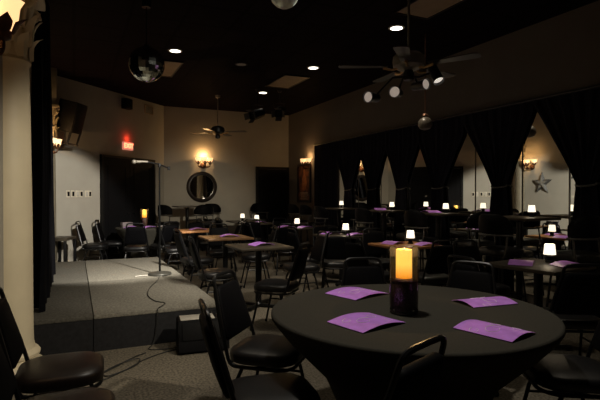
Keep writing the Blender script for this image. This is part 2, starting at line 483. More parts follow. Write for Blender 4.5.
obj('hanging_rail', bm, M_rod, t)

# ------------------------------------------------------------------ wall mirrors (right wall)
bounds = [3.05, 3.80, 4.46, 5.27, 6.05, 6.85, 7.65, 8.45, 9.25]
desc = ['wall mirror panel reflecting the star', 'wall mirror panel reflecting the wall beside the star sconce', 'wall mirror panel reflecting the switch plates',
        'wall mirror panel reflecting the dark double door', 'wall mirror panel right of the tall cream gap between curtains', 'wall mirror panel in the tall cream gap between curtains', 'wall mirror panel right of the round mirror reflection', 'wall mirror panel showing the round mirror reflection']
for i in range(len(bounds)-1):
    y0, y1 = bounds[i], bounds[i+1]; w = y1-y0
    t = thing('wall_mirror_panel', desc[i], 'mirror', (XR-.002, (y0+y1)/2, .12), R(-90), 'tall mirror panels covering the right wall')
    bm = new(); add_box(bm, (0, -.008, 1.24), (w-.012, .012, 2.46)); obj('mirror_glass', bm, M_mirror, t, False)
    bm = new()
    for s in (-1, 1): add_box(bm, (s*(w/2-.005), -.009, 1.24), (.010, .018, 2.48))
    obj('edge_trim', bm, M_rod, t, False)

# ------------------------------------------------------------------ chairs
def make_chair(vinyl=M_vinyl):
    t = thing('banquet_chair', '', 'chair')
    bm = new(); add_pad(bm, .43, .43, .075, .13, Matrix.Translation((0, 0, .445)), crown=.014); obj('seat', bm, vinyl, t, True, 60)
    # backrest: tapered panel, leaning back
    lean = R(16)
    mt = Matrix.Translation((0, -.258, .684)) @ Matrix.Rotation(R(90)+lean, 4, 'X')
    bm = new(); add_pad(bm, .385, .325, .05, .045, mt, wt=.282, crown=.006); obj('backrest', bm, M_vinylback, t, True, 60)
    # frame: seat sides curving up into the tapering hoop
    pts = []
    def bp(w, s):       # point on the back plane s metres above seat
        return Vector((w, -.165 - math.sin(lean)*s - .01, .42 + math.cos(lean)*s))
    left = [Vector((-.185, .05, .395)), Vector((-.20, -.10, .395)), Vector((-.205, -.17, .415)), bp(-.20, .10), bp(-.178, .26), bp(-.153, .40), bp(-.146, .455)]
    top = [bp(-.137, .480), bp(-.112, .497), bp(-.06, .502), bp(.06, .502), bp(.112, .497), bp(.137, .480)]
    right = [Vector((-p.x, p.y, p.z)) for p in reversed(left)]
    bm = new(); add_tube(bm, smooth_path(left+top+right, 4), .0115, 8); obj('back_frame', bm, M_blackmetal, t)
    bm = new()
    ring = [(x*.40, y*.40, .395) for x, y in rrect(1, 1, .25, 4)]
    add_tube(bm, ring, .0105, 8, closed=True); obj('seat_frame', bm, M_blackmetal, t)
    for s in (-1, 1):
        for fr in (1, -1):
            bm = new(); add_tube(bm, [(s*.175, fr*.10, .395), (s*.185, fr*.14, .30), (s*.20, fr*.205, .012)], [.0115, .0115, .0105], 8)
            add_lathe(bm, [(.015, 0), (.015, .02), (.011, .026)], 8, (s*.20, fr*.205, 0)); obj('leg', bm, M_blackmetal, t)
        bm = new(); add_tube(bm, [(s*.1885, .155, .26), (s*.1885, -.155, .26)], .008, 6); obj('stretcher', bm, M_blackmetal, t)
    return t
def make_stool():
    t = thing('bar_stool', '', 'stool')
    bm = new(); add_pad(bm, .42, .40, .09, .12, Matrix.Translation((0, 0, .745)), crown=.012); obj('seat', bm, M_vinyl, t, True, 60)
    bm = new()                                    # curved wrap-round back
    n = 20; th = .05; rings = []
    for i in range(n+1):
        a = R(-62 + 124*i/n); u = abs(i/n-.5)*2
        top = 1.185 - .10*u**4; bot = .955 + .01*u
        ca, sa = math.sin(a), -math.cos(a)
        def q(r, z): return bm.verts.new((ca*r*.97, sa*r + .045, z))
        rings.append([q(.235, bot), q(.235+th*.9, bot+.01), q(.235+th, (top+bot)/2), q(.235+th*.85, top-.02), q(.235+th*.4, top), q(.235, top-.02)])
    for i in range(n):
        A, B = rings[i], rings[i+1]
        for k in range(6): bm.faces.new((A[k], A[(k+1) % 6], B[(k+1) % 6], B[k]))
    bm.faces.new(rings[0]); bm.faces.new(rings[-1][::-1])
    obj('backrest', bm, M_vinylback, t, True, 50)
    bm = new()
    add_tube(bm, [(math.sin(R(a))*.262, -math.cos(R(a))*.272+.045, .945) for a in range(-64, 65, 8)], .012, 8)
    for s in (-1, 1): add_tube(bm, [(s*.17, -.15, .69), (s*.205, -.14, .80), (s*.20, -.12, .945)], .011, 8)
    obj('back_frame', bm, M_nickel2, t)
    for sx in (-1, 1):
        for sy in (-1, 1):
            bm = new(); add_tube(bm, [(sx*.15, sy*.14, .71), (sx*.21, sy*.20, .0)], .012, 8); obj('leg', bm, M_blackmetal, t)
    bm = new(); add_tube(bm, [(.190, .179, .24), (-.190, .179, .24), (-.190, -.179, .24), (.190, -.179, .24)], .009, 8, closed=True); obj('footrest', bm, M_blackmetal, t)
    return t
CH = Kind(make_chair); CHB = Kind(lambda: make_chair(M_vinylbrown)); ST = Kind(make_stool)

# ------------------------------------------------------------------ tables
def make_table(top, w=.68):
    t = thing('pedestal_table', '', 'table')
    bm = new(); add_box(bm, (0, 0, .755), (w, w, .03), bevel=.006); obj('tabletop', bm, top, t)
    bm = new(); add_lathe(bm, [(.10, .740), (.10, .735), (.04, .72), (.038, .06), (.05, .045)], 20); obj('pedestal', bm, M_blackmetal, t)
    bm = new()
    for k in range(2):
        rot = Matrix.Rotation(k*PI/2+PI/4, 3, 'Z'); add_box(bm, (0, 0, .03), (.56, .06, .03), rot, bevel=.01)
    for k in range(4):
        a = k*PI/2+PI/4; add_lathe(bm, [(.022, 0), (.022, .016)], 8, (.25*math.cos(a), .25*math.sin(a), 0))
    obj('cross_base', bm, M_blackmetal, t)
    return t
def make_hightop():
    t = thing('high_top_table', '', 'high table')
    bm = new(); add_box(bm, (0, 0, 1.125), (.58, .66, .03), bevel=.006); obj('tabletop', bm, M_wooddk, t)
    bm = new(); add_lathe(bm, [(.09, 1.11), (.09, 1.10), (.038, 1.08), (.036, .06), (.05, .045)], 20); obj('pedestal', bm, M_blackmetal, t)
    bm = new()
    for k in range(2):
        rot = Matrix.Rotation(k*PI/2+PI/4, 3, 'Z'); add_box(bm, (0, 0, .025), (.50, .06, .05), rot, bevel=.01)
    obj('cross_base', bm, M_blackmetal, t)
    return t
TW, TG, TD, HT = Kind(lambda: make_table(M_wood)), Kind(lambda: make_table(M_woodgold)), Kind(lambda: make_table(M_wooddk)), Kind(make_hightop)

def round_table(label, clabel, loc, r):
    t = thing('round_table', label, 'table', loc)
    bm = new(); add_lathe(bm, [(r-.02, .72), (r-.012, .735), (r-.02, .752)], 64); obj('tabletop', bm, M_wooddk, t)
    for k in range(4):
        a = PI/4+k*PI/2
        bm = new(); add_tube(bm, [(r*.5*math.cos(a), r*.5*math.sin(a), .72), (r*.40*math.cos(a), r*.40*math.sin(a), 0)], .014, 8); obj('leg', bm, M_blackmetal, t)
    bm = new()
    prof = [(.001, .764), (r*.5, .764), (r-.012, .764), (r-.002, .761), (r+.003, .752), (r+.002, .738), (r-.012, .715), (r*.88, .62), (r*.62, .42), (r*.52, .25), (r*.48, .10), (r*.47, .015)]
    add_lathe(bm, prof, 96, caps=False, mod=lambda a, z: 1 + (.018*math.cos(4*a+.5)+.008*math.sin(11*a))*max(0, .70-z)/.7)
    bmesh.ops.remove_doubles(bm, verts=bm.verts, dist=.0005)
    c = obj('tablecloth', bm, M_cloth, None, True, 180); c.location = loc
    tag(c, clabel, 'tablecloth')
NT = (1.687, 2.18)
round_table('large round banquet table in the foreground under a black cloth', 'fitted black cloth over the large foreground round table', (*NT, 0), .765)
round_table('distant round table in front of the dark double doors', 'black cloth over the distant round table by the double doors', (1.26, 10.0, 0), .55)

def tchair(K, tx, ty, ang, dist, label, turn=0.0, group=None):
    """chair around (tx,ty): direction angle ang (deg, 0=+X), seat centre at dist, facing the table"""
    a = R(ang); x, y = tx+dist*math.cos(a), ty+dist*math.sin(a)
    return K.put((x, y, 0), face(-math.cos(a), -math.sin(a)) + R(turn), label, group)

# foreground
CH.put((1.085, 2.77, 0), face(.74, -.67), 'black vinyl banquet chair left of the foreground round table, fully in view')
CH.put((.835, 2.125, 0), face(.99, -.13), 'black banquet chair at the lower left of the round table, back seen edge-on')
CH.put((.95, 1.575, 0), face(-.36, .933), 'black chair at the front of the round table, only its hooped top showing')
CH.put((1.95, 2.93, 0), face(-.31, -.95), 'black banquet chair beyond the round table, directly behind the glass candle holder')
CH.put((2.385, 2.535, 0), face(-.88, -.48), 'black banquet chair behind the round table beyond the two right purple menus')
CH.put((2.41, 1.74, 0), face(-.85, .52), 'black banquet chair right of the round table, seat showing below the table edge')
CHB.put((-.07, 2.92, 0), face(1, -.05), 'dark brown vinyl chair at lower left beside the column base')
CHB.put((-.05, 2.32, 0), face(1, -.02), 'dark brown vinyl chair at the bottom left corner, in front of its twin')
# middle row of small tables (X about 2.05)
TD.put((2.08, 5.69, 0), R(0), 'dark square table holding one purple menu in the middle of the room', 'small pedestal tables')
TW.put((2.06, 7.09, 0), R(0), 'brown square table with a purple menu, second behind the foreground in the middle row', 'small pedestal tables')
TG.put((2.0, 8.69, 0), R(0), 'honey-brown lit square table right of the stage corner', 'small pedestal tables')
CH.put((1.93, 4.72, 0), face(-.72, .69), 'black chair turned sideways in front of the middle table, right of the stage')
CH.put((1.56, 5.75, 0), face(1, -.05), 'black chair left of the middle table with one menu')
CH.put((2.72, 5.80, 0), face(-1, .1), 'black chair right of the middle table with one menu')
CH.put((1.63, 7.05, 0), face(1, .1), 'black chair left of the second middle table')
CH.put((2.2, 7.78, 0), face(-.1, -1), 'black chair behind the second middle table, facing the camera')
CH.put((2.55, 7.1, 0), face(-1, .2), 'black chair right of the second middle table')
CH.put((1.60, 8.62, 0), face(1, .0), 'black chair left of the honey-brown table, near the rear stage corner')
CH.put((2.2, 9.34, 0), face(.05, -1), 'black chair behind the honey-brown table')
CH.put((2.5, 8.7, 0), face(-1, .1), 'black chair right of the honey-brown table')
# right-hand row of small tables (X about 3.9)
TD.put((3.82, 3.06, 0), R(8), 'dark table with two purple menus and a glowing lamp, right of the foreground table', 'small pedestal tables')
TG.put((3.82, 5.02, 0), R(0), 'honey-edged table with a lamp, directly behind the glass candle holder', 'small pedestal tables')
TD.put((3.82, 6.64, 0), R(0), 'dark table with a lamp behind the upright chair in mid room', 'small pedestal tables')
TD.put((3.82, 8.5, 0), R(0), 'dark table with a lamp and several menus, fourth of the right-hand row', 'small pedestal tables')
CH.put((3.45, 2.52, 0), face(.5, .86), 'black chair with its back to us in front of the right-hand table with two menus')
CH.put((3.12, 2.98, 0), face(1, .05), 'black chair left of the right-hand table with two menus')
CH.put((3.8, 3.68, 0), face(-.1, -1), 'black chair behind the right-hand table with two menus')
CH.put((3.72, 4.42, 0), face(.15, 1), 'black chair with its back to us, right of the candle, at the honey-edged lamp table')
CH.put((3.22, 4.85, 0), face(1, .15), 'black chair left of the honey-edged lamp table')
CH.put((3.33, 5.92, 0), face(.42, .9), 'upright black chair with its back to us in mid room, silvery legs under it')
CH.put((3.2, 6.5, 0), face(1, 0), 'black chair left of the dark lamp table in mid room')
CH.put((3.92, 5.70, 0), face(-.2, -1), 'black chair behind the honey-edged lamp table')
CH.put((3.95, 7.28, 0), face(.05, -1), 'black chair behind the dark lamp table in mid room')
CH.put((3.2, 8.6, 0), face(1, .1), 'black chair left of the fourth table of the right-hand row')
CH.put((3.45, 7.9, 0), face(.4, .9), 'black chair in front of the fourth table of the right-hand row')
CH.put((3.95, 9.2, 0), face(0, -1), 'black chair behind the fourth table of the right-hand row')
# far tables
TD.put((3.73, 10.30, 0), 0, 'far dark table with a lamp, in front of the back wall door', 'small pedestal tables')
TD.put((3.70, 11.20, 0), 0, 'farthest dark table with a lamp, against the back wall left of the door', 'small pedestal tables')
CH.put((3.1, 10.2, 0), face(1, .1), 'black chair left of the far lamp table by the back door')
CH.put((4.25, 10.3, 0), face(-1, 0), 'black chair right of the far lamp table by the back door')
CH.put((3.4, 9.72, 0), face(.3, 1), 'black chair in front of the far lamp table by the back door')
CH.put((3.08, 11.2, 0), face(1, 0), 'black chair left of the farthest lamp table')
# distant round table
CH.put((1.02, 9.18, 0), face(.2, 1), 'black chair with its back to us at the distant round table, left one')
CH.put((1.52, 9.36, 0), face(-.3, .95), 'black chair with its back to us at the distant round table, right one')
CH.put((2.05, 10.05, 0), face(-1, 0), 'black chair right of the distant round table')
CH.put((.35, 9.83, 0), face(.97, -.24), 'hoop-backed black chair standing behind the stage, left of a pair by the switches')
CH.put((.69, 10.24, 0), face(.97, -.24), 'hoop-backed black chair standing behind the stage, right of a pair by the switches')
# high tables with stools
hts = [(4.86, 4.09), (4.86, 5.50), (4.86, 6.85), (4.86, 8.40)]
hn = ['with a lamp below the star reflection', 'with a lamp by the dark door reflection', 'with a lamp before the tall cream gap', 'farthest, in front of the straight curtain']
for (x, y), s in zip(hts, hn):
    HT.put((x-.08, y, 0), 0, 'black high table along the mirrored wall, ' + s, 'high tables along the mirrored wall')
sn = ['below the star reflection', 'under the dark door reflection', 'under the tall cream gap', 'under the straight far curtain']
for i, (x, y) in enumerate(hts):
    ST.put((4.48, y, 0), face(1, 0), 'black bar stool on the room side of the high table ' + sn[i], 'bar stools along the mirrored wall')
    ST.put((x+.0-.02, y-.66, 0), face(0, 1), 'black bar stool, back to us, before the high table ' + sn[i], 'bar stools along the mirrored wall')
HT.put((2.40, 11.45, 0), 0, 'black high table against the back wall below the round mirror')
ST.put((1.92, 11.10, 0), face(.9, .45), 'dark bar stool against the back wall, left of the high table under the round mirror', 'bar stools along the back wall')
ST.put((2.62, 10.86, 0), face(-.2, 1), 'dark bar stool in front of the back wall high table, under the round mirror', 'bar stools along the back wall')
ST.put((3.10, 11.72, 0), face(.1, -1), 'dark bar stool against the back wall right of the round mirror', 'bar stools along the back wall')
ST.put((4.33, 11.72, 0), face(-.2, -1), 'dark bar stool beside the back wall door', 'bar stools along the back wall')
ST.put((4.80, 9.75, 0), face(1, 0), 'dark bar stool in front of the straight curtain near the poster', 'bar stools along the mirrored wall')
ST.put((4.9, 10.62, 0), face(1, 0), 'dark bar stool below the framed poster', 'bar stools along the mirrored wall')
# low side table against corner wall
t = thing('side_table', 'low dark side table against the wall, left of the two hoop-backed chairs', 'table', (-.20, 9.34, 0), R(70))
bm = new(); add_box(bm, (0, 0, .645), (.50, .32, .05), bevel=.006); obj('tabletop', bm, M_wooddk, t)
for sx in (-1, 1):
    for sy in (-1, 1):
        bm = new(); add_box(bm, (sx*.22, sy*.13, .31), (.045, .045, .62), bevel=.004); obj('leg', bm, M_blackmetal, t)
bm = new(); add_box(bm, (0, 0, .10), (.40, .22, .025), bevel=.003); obj('lower_shelf', bm, M_blackmetal, t)

# ------------------------------------------------------------------ table lamps
def make_lamp():
    t = thing('table_lamp', '', 'lamp')
    bm = new(); add_lathe(bm, [(.036, 0), (.040, .006), (.036, .014), (.026, .022), (.030, .045), (.034, .06), (.020, .072), (.012, .09)], 20); obj('base', bm, M_blackplastic, t)
    bm = new(); add_lathe(bm, [(.054, .075), (.053, .085), (.045, .165), (.042, .172)], 24); obj('lamp_shade', bm, M_lampshade, t, True, 50)
    return t
LP = Kind(make_lamp)
lamp_pos = [(4.02, 3.10, .77, 'small glowing lamp on the right-hand table between two purple menus'), (3.93, 5.05, .77, 'small glowing lamp just right of and behind the big candle'),
    (3.92, 6.68, .77, 'small glowing lamp on the table behind the upright mid-room chair'), (3.92, 8.54, .77, 'small glowing lamp between menus on the fourth right-hand table'),
    (3.73, 10.32, .77, 'small glowing lamp on the far table in front of the back door'), (3.70, 11.25, .77, 'farthest small glowing lamp, by the back wall'),
    (4.90, 4.02, 1.14, 'small lamp on the high table below the star reflection'), (4.90, 5.48, 1.14, 'small lamp on the high table beside the dark door reflection'),
    (4.90, 6.80, 1.14, 'small lamp on the high table in front of the tall cream gap'), (4.90, 8.52, 1.14, 'small lamp on the farthest high table, in front of the curtains')]
for x, y, z, l in lamp_pos:
    o = LP.put((x, y, z), 0, l, 'small glowing table lamps')
    if z > 1: o.scale = (.8, .8, .8)
    L = bpy.data.lights.new('lamp_glow', 'POINT'); L.energy = .55; L.color = (1, .78, .50); L.shadow_soft_size = 0
    lo = bpy.data.objects.new('lamp_glow', L); COL.objects.link(lo); lo.location = (x, y, z+.24)

# ------------------------------------------------------------------ candle holders
def make_candle():
    t = thing('candle_holder', '', 'candle holder')
    bm = new()
    r = .076; hh = .358
    add_lathe(bm, [(r*.9, 0), (r, .01), (r, hh-.003), (r-.002, hh), (r-.004, hh-.003), (r-.004, .02), (.001, .018)], 40, caps=False); obj('glass_cylinder', bm, M_glass, t, True, 50)
    bm = new(); add_lathe(bm, [(.06, .003), (r-.003, .006), (r-.001, .012), (.06, .017)], 32); obj('thick_glass_foot', bm, M_glassfoot, t)
    bm = new(); add_lathe(bm, [(.066, .021), (.0725, .03), (.0725, .178), (.066, .188), (.03, .191)], 32); obj('coffee_bean_fill', bm, M_beans, t)
    c_ = new(); add_lathe(c_, [(.042, .191), (.043, .20), (.043, .335), (.039, .343), (.025, .336), (.008, .333)], 32); c = obj('pillar_candle', c_, M_candle, t)
    bm = new(); add_tube(bm, [(0, 0, .333), (.002, 0, .350)], .002, 6); obj('wick', bm, M_wick, c)
    return t
M_glassfoot = mat('thick_glass_foot', (0.32, 0.29, 0.24), 0.08, noise=0.05, spec=0.8)
CA = Kind(make_candle)
CA.put((1.607, 2.12, .764), 0, 'tall glass cylinder with a glowing pillar candle on the foreground table')
CA.put((1.25, 9.98, .764), 0, 'tall glass candle holder glowing on the distant round table')
for p, e in (((1.607, 2.12, 1.145), 1.6), ((1.25, 9.98, 1.145), 1.4)):
    L = bpy.data.lights.new('candle_glow', 'POINT'); L.energy = e; L.color = (1, .60, .25); L.shadow_soft_size = 0
    lo = bpy.data.objects.new('candle_glow', L); COL.objects.link(lo); lo.location = p

# ------------------------------------------------------------------ purple menus
def make_menu(detail, w=.31, d=.25, bow=.022, seed=0):
    t = thing('menu', '', 'menu') if detail else None
    bm = new(); n = 14; mth = .0025
    def zz(x): return bow*math.cos(PI*x/w)**1.0 + .002
    T = []; B = []
    for i in range(n+1):
        x = -w/2 + w*i/n; T.append([bm.verts.new((x, s*d/2, zz(x)+mth)) for s in (-1, 1)]); B.append([bm.verts.new((x, s*d/2, zz(x))) for s in (-1, 1)])
    for i in range(n):
        bm.faces.new((T[i][0], T[i+1][0], T[i+1][1], T[i][1])); bm.faces.new((B[i][1], B[i+1][1], B[i+1][0], B[i][0]))
        bm.faces.new((T[i][0], B[i][0], B[i+1][0], T[i+1][0])); bm.faces.new((T[i][1], T[i+1][1], B[i+1][1], B[i][1]))
    bm.faces.new((T[0][0], T[0][1], B[0][1], B[0][0])); bm.faces.new((T[n][1], T[n][0], B[n][0], B[n][1]))
    o = obj('folded_sheet' if detail else 'menu', bm, M_purple, t, True, 40)
    if detail:
        rnd = random.Random(seed)
        def sw(cx, cy, s, a0, turns):
            pts = []
            for q in range(26):
                u = q/25; a = a0 + u*turns*2*PI; rr = s*(1-.75*u)
                x = cx + rr*math.cos(a); y = cy + rr*.8*math.sin(a)
                x = max(-w/2+.006, min(w/2-.006, x)); y = max(-d/2+.006, min(d/2-.006, y))
                pts.append((x, y, zz(x)+mth+.0006))
            bm = new(); add_tube(bm, pts, [.0017*(1-.5*q/25) for q in range(26)], 5); obj('swirl_print', bm, M_swirl, t)
        sw(-.03, -.02, .055, .6, 1.1); sw(.055, .03, .045, 3.4, 1.0); sw(-.085, .045, .035, 1.2, .9); sw(.085, -.06, .03, 5.0, .9)
        return t
    tag(o, '', 'menu')
    return o
big = [((1.64, 2.65), R(15), .31, .27, 'purple folded menu on the round table, farthest left, behind the other left menu', 1),
       ((1.31, 2.03), R(13), .30, .25, 'purple folded menu on the round table, nearest left, in front of the candle', 2),
       ((2.19, 2.12), R(84), .20, .31, 'purple menu on the round table, farther of the two right of the candle', 3),
       ((1.77, 1.655), R(14), .22, .29, 'purple folded menu on the round table, nearest right, with white swirls', 4)]
for (x, y), rz, mw, md, l, sd in big:
    m = make_menu(True, mw, md, .017, seed=sd); m.location = (x, y, .7645); m.rotation_euler = (0, 0, rz); m['label'] = l; m['group'] = 'purple menus'
class MK: o = None
def menu(x, y, z, rz, l):
    if MK.o is None: MK.o = make_menu(False, w=.28, d=.20, bow=.03); o = MK.o
    else: o = MK.o.copy(); COL.objects.link(o)
    o.location = (x, y, z+.0006); o.rotation_euler = (0, 0, R(rz)); o['label'] = l; o['group'] = 'purple menus'
Z = .770
menu(2.12, 5.70, Z, 10, 'purple menu on the dark middle table')
menu(2.12, 7.08, Z, -8, 'purple menu on the second middle table')
menu(3.70, 3.14, Z, 35, 'purple menu left of the lamp on the nearest right-hand table')
menu(3.98, 2.86, Z, -15, 'purple menu right of the lamp on the nearest right-hand table')
menu(3.72, 5.14, Z, 20, 'purple menu left of the lamp behind the big candle')
menu(4.0, 4.80, Z, -10, 'purple menu right of the lamp behind the big candle')
menu(3.72, 6.82, Z, 15, 'purple menu left of the lamp behind the upright chair')
menu(3.98, 6.44, Z, -12, 'purple menu right of the lamp behind the upright chair')
menu(3.72, 8.62, Z, 0, 'purple menu left of the lamp on the fourth right-hand table')
menu(4.00, 8.35, Z, 10, 'purple menu right of the lamp on the fourth right-hand table')
menu(3.75, 10.16, Z, 5, 'purple menu in front of the lamp on the far table by the back door')
menu(4.74, 5.62, 1.14, 80, 'purple menu on the high table by the dark door reflection')
menu(4.74, 6.95, 1.14, 70, 'purple menu on the high table by the tall cream gap')
menu(1.30, 9.66, .7645, 20, 'purple menu in front of the candle on the distant round table')
menu(.98, 9.76, .7645, -10, 'purple menu left of the candle on the distant round table')
menu(2.02, 8.72, Z, 0, 'reddish-lit purple menu on the honey-brown table')
# things on the distant round table
bm = new(); add_box(bm, (0, 0, .05), (.20, .13, .10), bevel=.004); o = obj('box', bm, M_box); o.location = (.92, 10.02, .7645); o.rotation_euler = (0, 0, R(15))
tag(o, 'small grey box on the distant round table left of the candle', 'box')
bm = new()
rows = []
for i in range(9):
    u = i/8; rows.append([bm.verts.new((-.13+.26*u, s*.09*(1-.2*abs(u-.5)), .004+.03*math.sin(PI*u)*(1-abs(s)*.8))) for s in (-1, 0, 1)])
for i in range(8):
    for k in range(2): bm.faces.new((rows[i][k], rows[i+1][k], rows[i+1][k+1], rows[i][k+1]))
o = obj('napkin', bm, M_napkin); o.location = (1.58, 9.86, .7655); o.rotation_euler = (0, 0, R(10)); tag(o, 'pale folded napkin right of the candle on the distant round table', 'napkin')

# ------------------------------------------------------------------ sconces
def make_sconce():
    t = thing('wall_sconce', '', 'wall light')
    bm = new()
    mt = Matrix.Rotation(R(90), 4, 'X')
    add_lathe(bm, [(.075, 0), (.078, .010), (.06, .022), (.03, .03), (.02, .05)], 24, (0, 0, -.10), mtx=mt); obj('backplate', bm, M_bronze, t)
    for i, (x, y) in enumerate(((-.15, -.12), (0, -.20), (.15, -.12))):
        bm = new()
        add_tube(bm, smooth_path([(0, -.04, -.10), (x*.5, y*.55, -.15), (x*.95, y*.95, -.13), (x, y, -.07)], 6), .010, 8)
        for q in range(5):                       # leaf ornaments along the arm
            u = .25+.15*q; px, py = x*u, -.04+(y+.04)*u
            for s in (-1, 1):
                a = Vector((px, py, -.135)); b = a + Vector((s*.03+.01*x, -.012, -.015+.02*q*.3))
                add_tube(bm, [a, (a+b)/2+Vector((0, -.008, .012)), b], [.004, .011, .002], 6)
        arm = obj('arm', bm, M_bronze, t)
        bm = new(); add_lathe(bm, [(.012, -.08), (.03, -.07), (.036, -.045), (.030, -.038)], 16, (x, y, 0)); obj('cup', bm, M_bronze, arm)
        bm = new()
        for q in range(6):                       # leaves cupping the shade
            a = 2*PI*q/6 + .3; da = Vector((math.cos(a), math.sin(a), 0)); ta = Vector((-da.y, da.x, 0)); prev = None
            for h in range(6):
                u = h/5; c = Vector((x, y, 0)) + da*(.034 + .036*u + .022*max(0, u-.6)*2) + Vector((0, 0, -.055 + .075*u - .03*max(0, u-.7)))
                wd = .026*math.sin(PI*(.12+.86*u))*(1+.2*math.sin(u*15))
                row = [bm.verts.new(c - ta*wd), bm.verts.new(c + da*.006), bm.verts.new(c + ta*wd)]
                if prev:
                    bm.faces.new((prev[0], prev[1], row[1], row[0])); bm.faces.new((prev[1], prev[2], row[2], row[1]))
                prev = row
        obj('leaf_ornament', bm, M_bronze, arm)
        bm = new()
        add_lathe(bm, [(.030, -.04), (.050, -.015), (.058, .02), (.062, .055), (.074, .085), (.071, .085), (.058, .055), (.053, .02), (.045, -.012), (.02, -.03)], 24, (x, y, 0), caps=False,
                  mod=lambda a, z: 1 + (.07*math.cos(8*a) if z > .06 else 0)); obj('glass_shade', bm, M_shade, t, True, 60)
    return t
SC = Kind(make_sconce)
def sconce(loc, rz, label, e=16, scale=1.0):
    o = SC.put(loc, rz, label, 'three-arm bronze wall sconces')
    o.scale = (scale,)*3
    n = Vector((math.sin(rz), -math.cos(rz), 0))
    L = bpy.data.lights.new('sconce_glow', 'POINT'); L.energy = e; L.color = (1, .56, .22); L.shadow_soft_size = 0
    lo = bpy.data.objects.new('sconce_glow', L); COL.objects.link(lo); lo.location = Vector(loc) + n*.11*scale + Vector((0, 0, .14*scale))
sconce((2.93, YB, 2.24), 0, 'glowing bronze sconce on the back wall above the round mirror', 8)
sconce((XR, 10.72, 2.20), R(-90), 'glowing bronze sconce above the framed poster, beside the far curtain', 5)
sconce((XL, 9.0, 2.24), R(90), 'glowing bronze sconce on the wall behind the stage curtain', 9)
sconce((XL, 2.27, 2.10), R(90), 'large bronze sconce with glowing shade at the top left corner', 3, 1.0)

# ------------------------------------------------------------------ wall items
def on_corner(px_s):                     # point on the 45 degree wall by fraction
    return (C0[0]+(C1[0]-C0[0])*px_s, C0[1]+(C1[1]-C0[1])*px_s)
# round mirror on the back wall
t = thing('round_mirror', 'round black-framed mirror on the back wall under the sconce', 'mirror', (2.90, YB, 1.60))
mt = Matrix.Rotation(R(90), 4, 'X')
bm = new(); add_lathe(bm, [(.30, .004), (.30, .045), (.325, .06), (.36, .055), (.385, .03), (.39, .004)], 48, mtx=mt, caps=False); obj('frame', bm, M_frame, t)
bm = new(); add_lathe(bm, [(.302, .006), (.302, .018)], 48, mtx=mt); obj('mirror_glass', bm, M_mirror, t)
# poster on the right wall
t = thing('framed_poster', 'framed poster with an orange-brown picture on the right wall under the sconce', 'picture', (XR, 11.05, 1.70), R(-90))
bm = new()
for s in (-1, 1): add_box(bm, (s*.355, -.02, 0), (.06, .04, .98), bevel=.004); add_box(bm, (0, -.02, s*.46), (.65, .04, .06), bevel=.004)
obj('frame', bm, M_frame, t)
bm = new(); add_box(bm, (0, -.008, 0), (.66, .014, .88)); pr = obj('print', bm, M_poster, t, False)
bm = new()
pts = [(-.05, .33), (.03, .36), (.08, .30), (.06, .20), (.14, .12), (.16, -.04), (.10, -.16), (.02, -.20), (-.10, -.16), (-.14, -.02), (-.10, .12), (-.04, .20)]
f = [bm.verts.new((x, -.0165, z)) for x, z in pts]; bm.faces.new(f); obj('picture_shape', bm, M_posterfig, pr, False)
bm = new()
for k, (w, h) in enumerate(((.46, .035), (.50, .02), (.38, .02), (.44, .02))): add_box(bm, (0, -.0165, -.25-.05*k), (w, .002, h))
obj('text_band', bm, M_posterpale, pr, False)
# star on the left wall behind the stage
t = thing('wall_star', 'dark five-pointed metal star on the wall behind the stage, seen in the mirrors', 'wall decoration', (XL, 8.70, 1.70), R(90))
def star_pts(r1, r2): return [((r1 if k % 2 == 0 else r2)*math.sin(PI*k/5), (r1 if k % 2 == 0 else r2)*math.cos(PI*k/5)) for k in range(10)]
bm = new()
o_, i_ = star_pts(.30, .125), star_pts(.19, .08)
OV = [bm.verts.new((x, -.012, z)) for x, z in o_]; IV = [bm.verts.new((x, -.05, z)) for x, z in i_]; BV = [bm.verts.new((x, -.001, z)) for x, z in o_]
for k in range(10):
    j = (k+1) % 10; bm.faces.new((OV[k], OV[j], IV[j], IV[k])); bm.faces.new((BV[j], BV[k], OV[k], OV[j]))
bm.faces.new(BV); obj('rim', bm, M_star, t, False)
bm = new(); cc = bm.verts.new((0, -.075, 0)); IV = [bm.verts.new((x, -.0505, z)) for x, z in i_]
for k in range(10): bm.faces.new((IV[k], IV[(k+1) % 10], cc))
bm.faces.new(IV[::-1]); obj('raised_face', bm, M_starpale, t, False)

# exit sign
P = Vector((1.03, 11.12, 0)); n45 = Vector((.7071, -.7071, 0))
t = thing('exit_sign', 'lit red EXIT sign above the dark double doors', 'sign', (1.03, 11.12, 2.46), R(45))
bm = new(); add_box(bm, (0, -.03, 0), (.36, .06, .20), bevel=.006); hb = obj('housing', bm, M_exitface, t)
fc = bpy.data.curves.new('EXIT', 'FONT'); fc.body = 'EXIT'; fc.size = .17; fc.align_x = 'CENTER'; fc.align_y = 'CENTER'; fc.extrude = .003; fc.offset = .004
tmp = bpy.data.objects.new('tmp', fc); COL.objects.link(tmp)
bpy.context.view_layer.update()
me = bpy.data.meshes.new_from_object(tmp.evaluated_get(bpy.context.evaluated_depsgraph_get()))
bpy.data.objects.remove(tmp); bpy.data.curves.remove(fc)
lt = bpy.data.objects.new('letters', me); me.materials.clear(); me.materials.append(M_exitred); COL.objects.link(lt)
lt.parent = t; lt.location = (0, -.064, 0); lt.rotation_euler = (R(90), 0, 0); t.scale = (.84, .84, .84)
L = bpy.data.lights.new('exit_glow', 'POINT'); L.energy = .7; L.color = (1, .05, .02); L.shadow_soft_size = 0
lo = bpy.data.objects.new('exit_glow', L); COL.objects.link(lo); lo.location = Vector((1.03, 11.12, 2.62)) + n45*.07

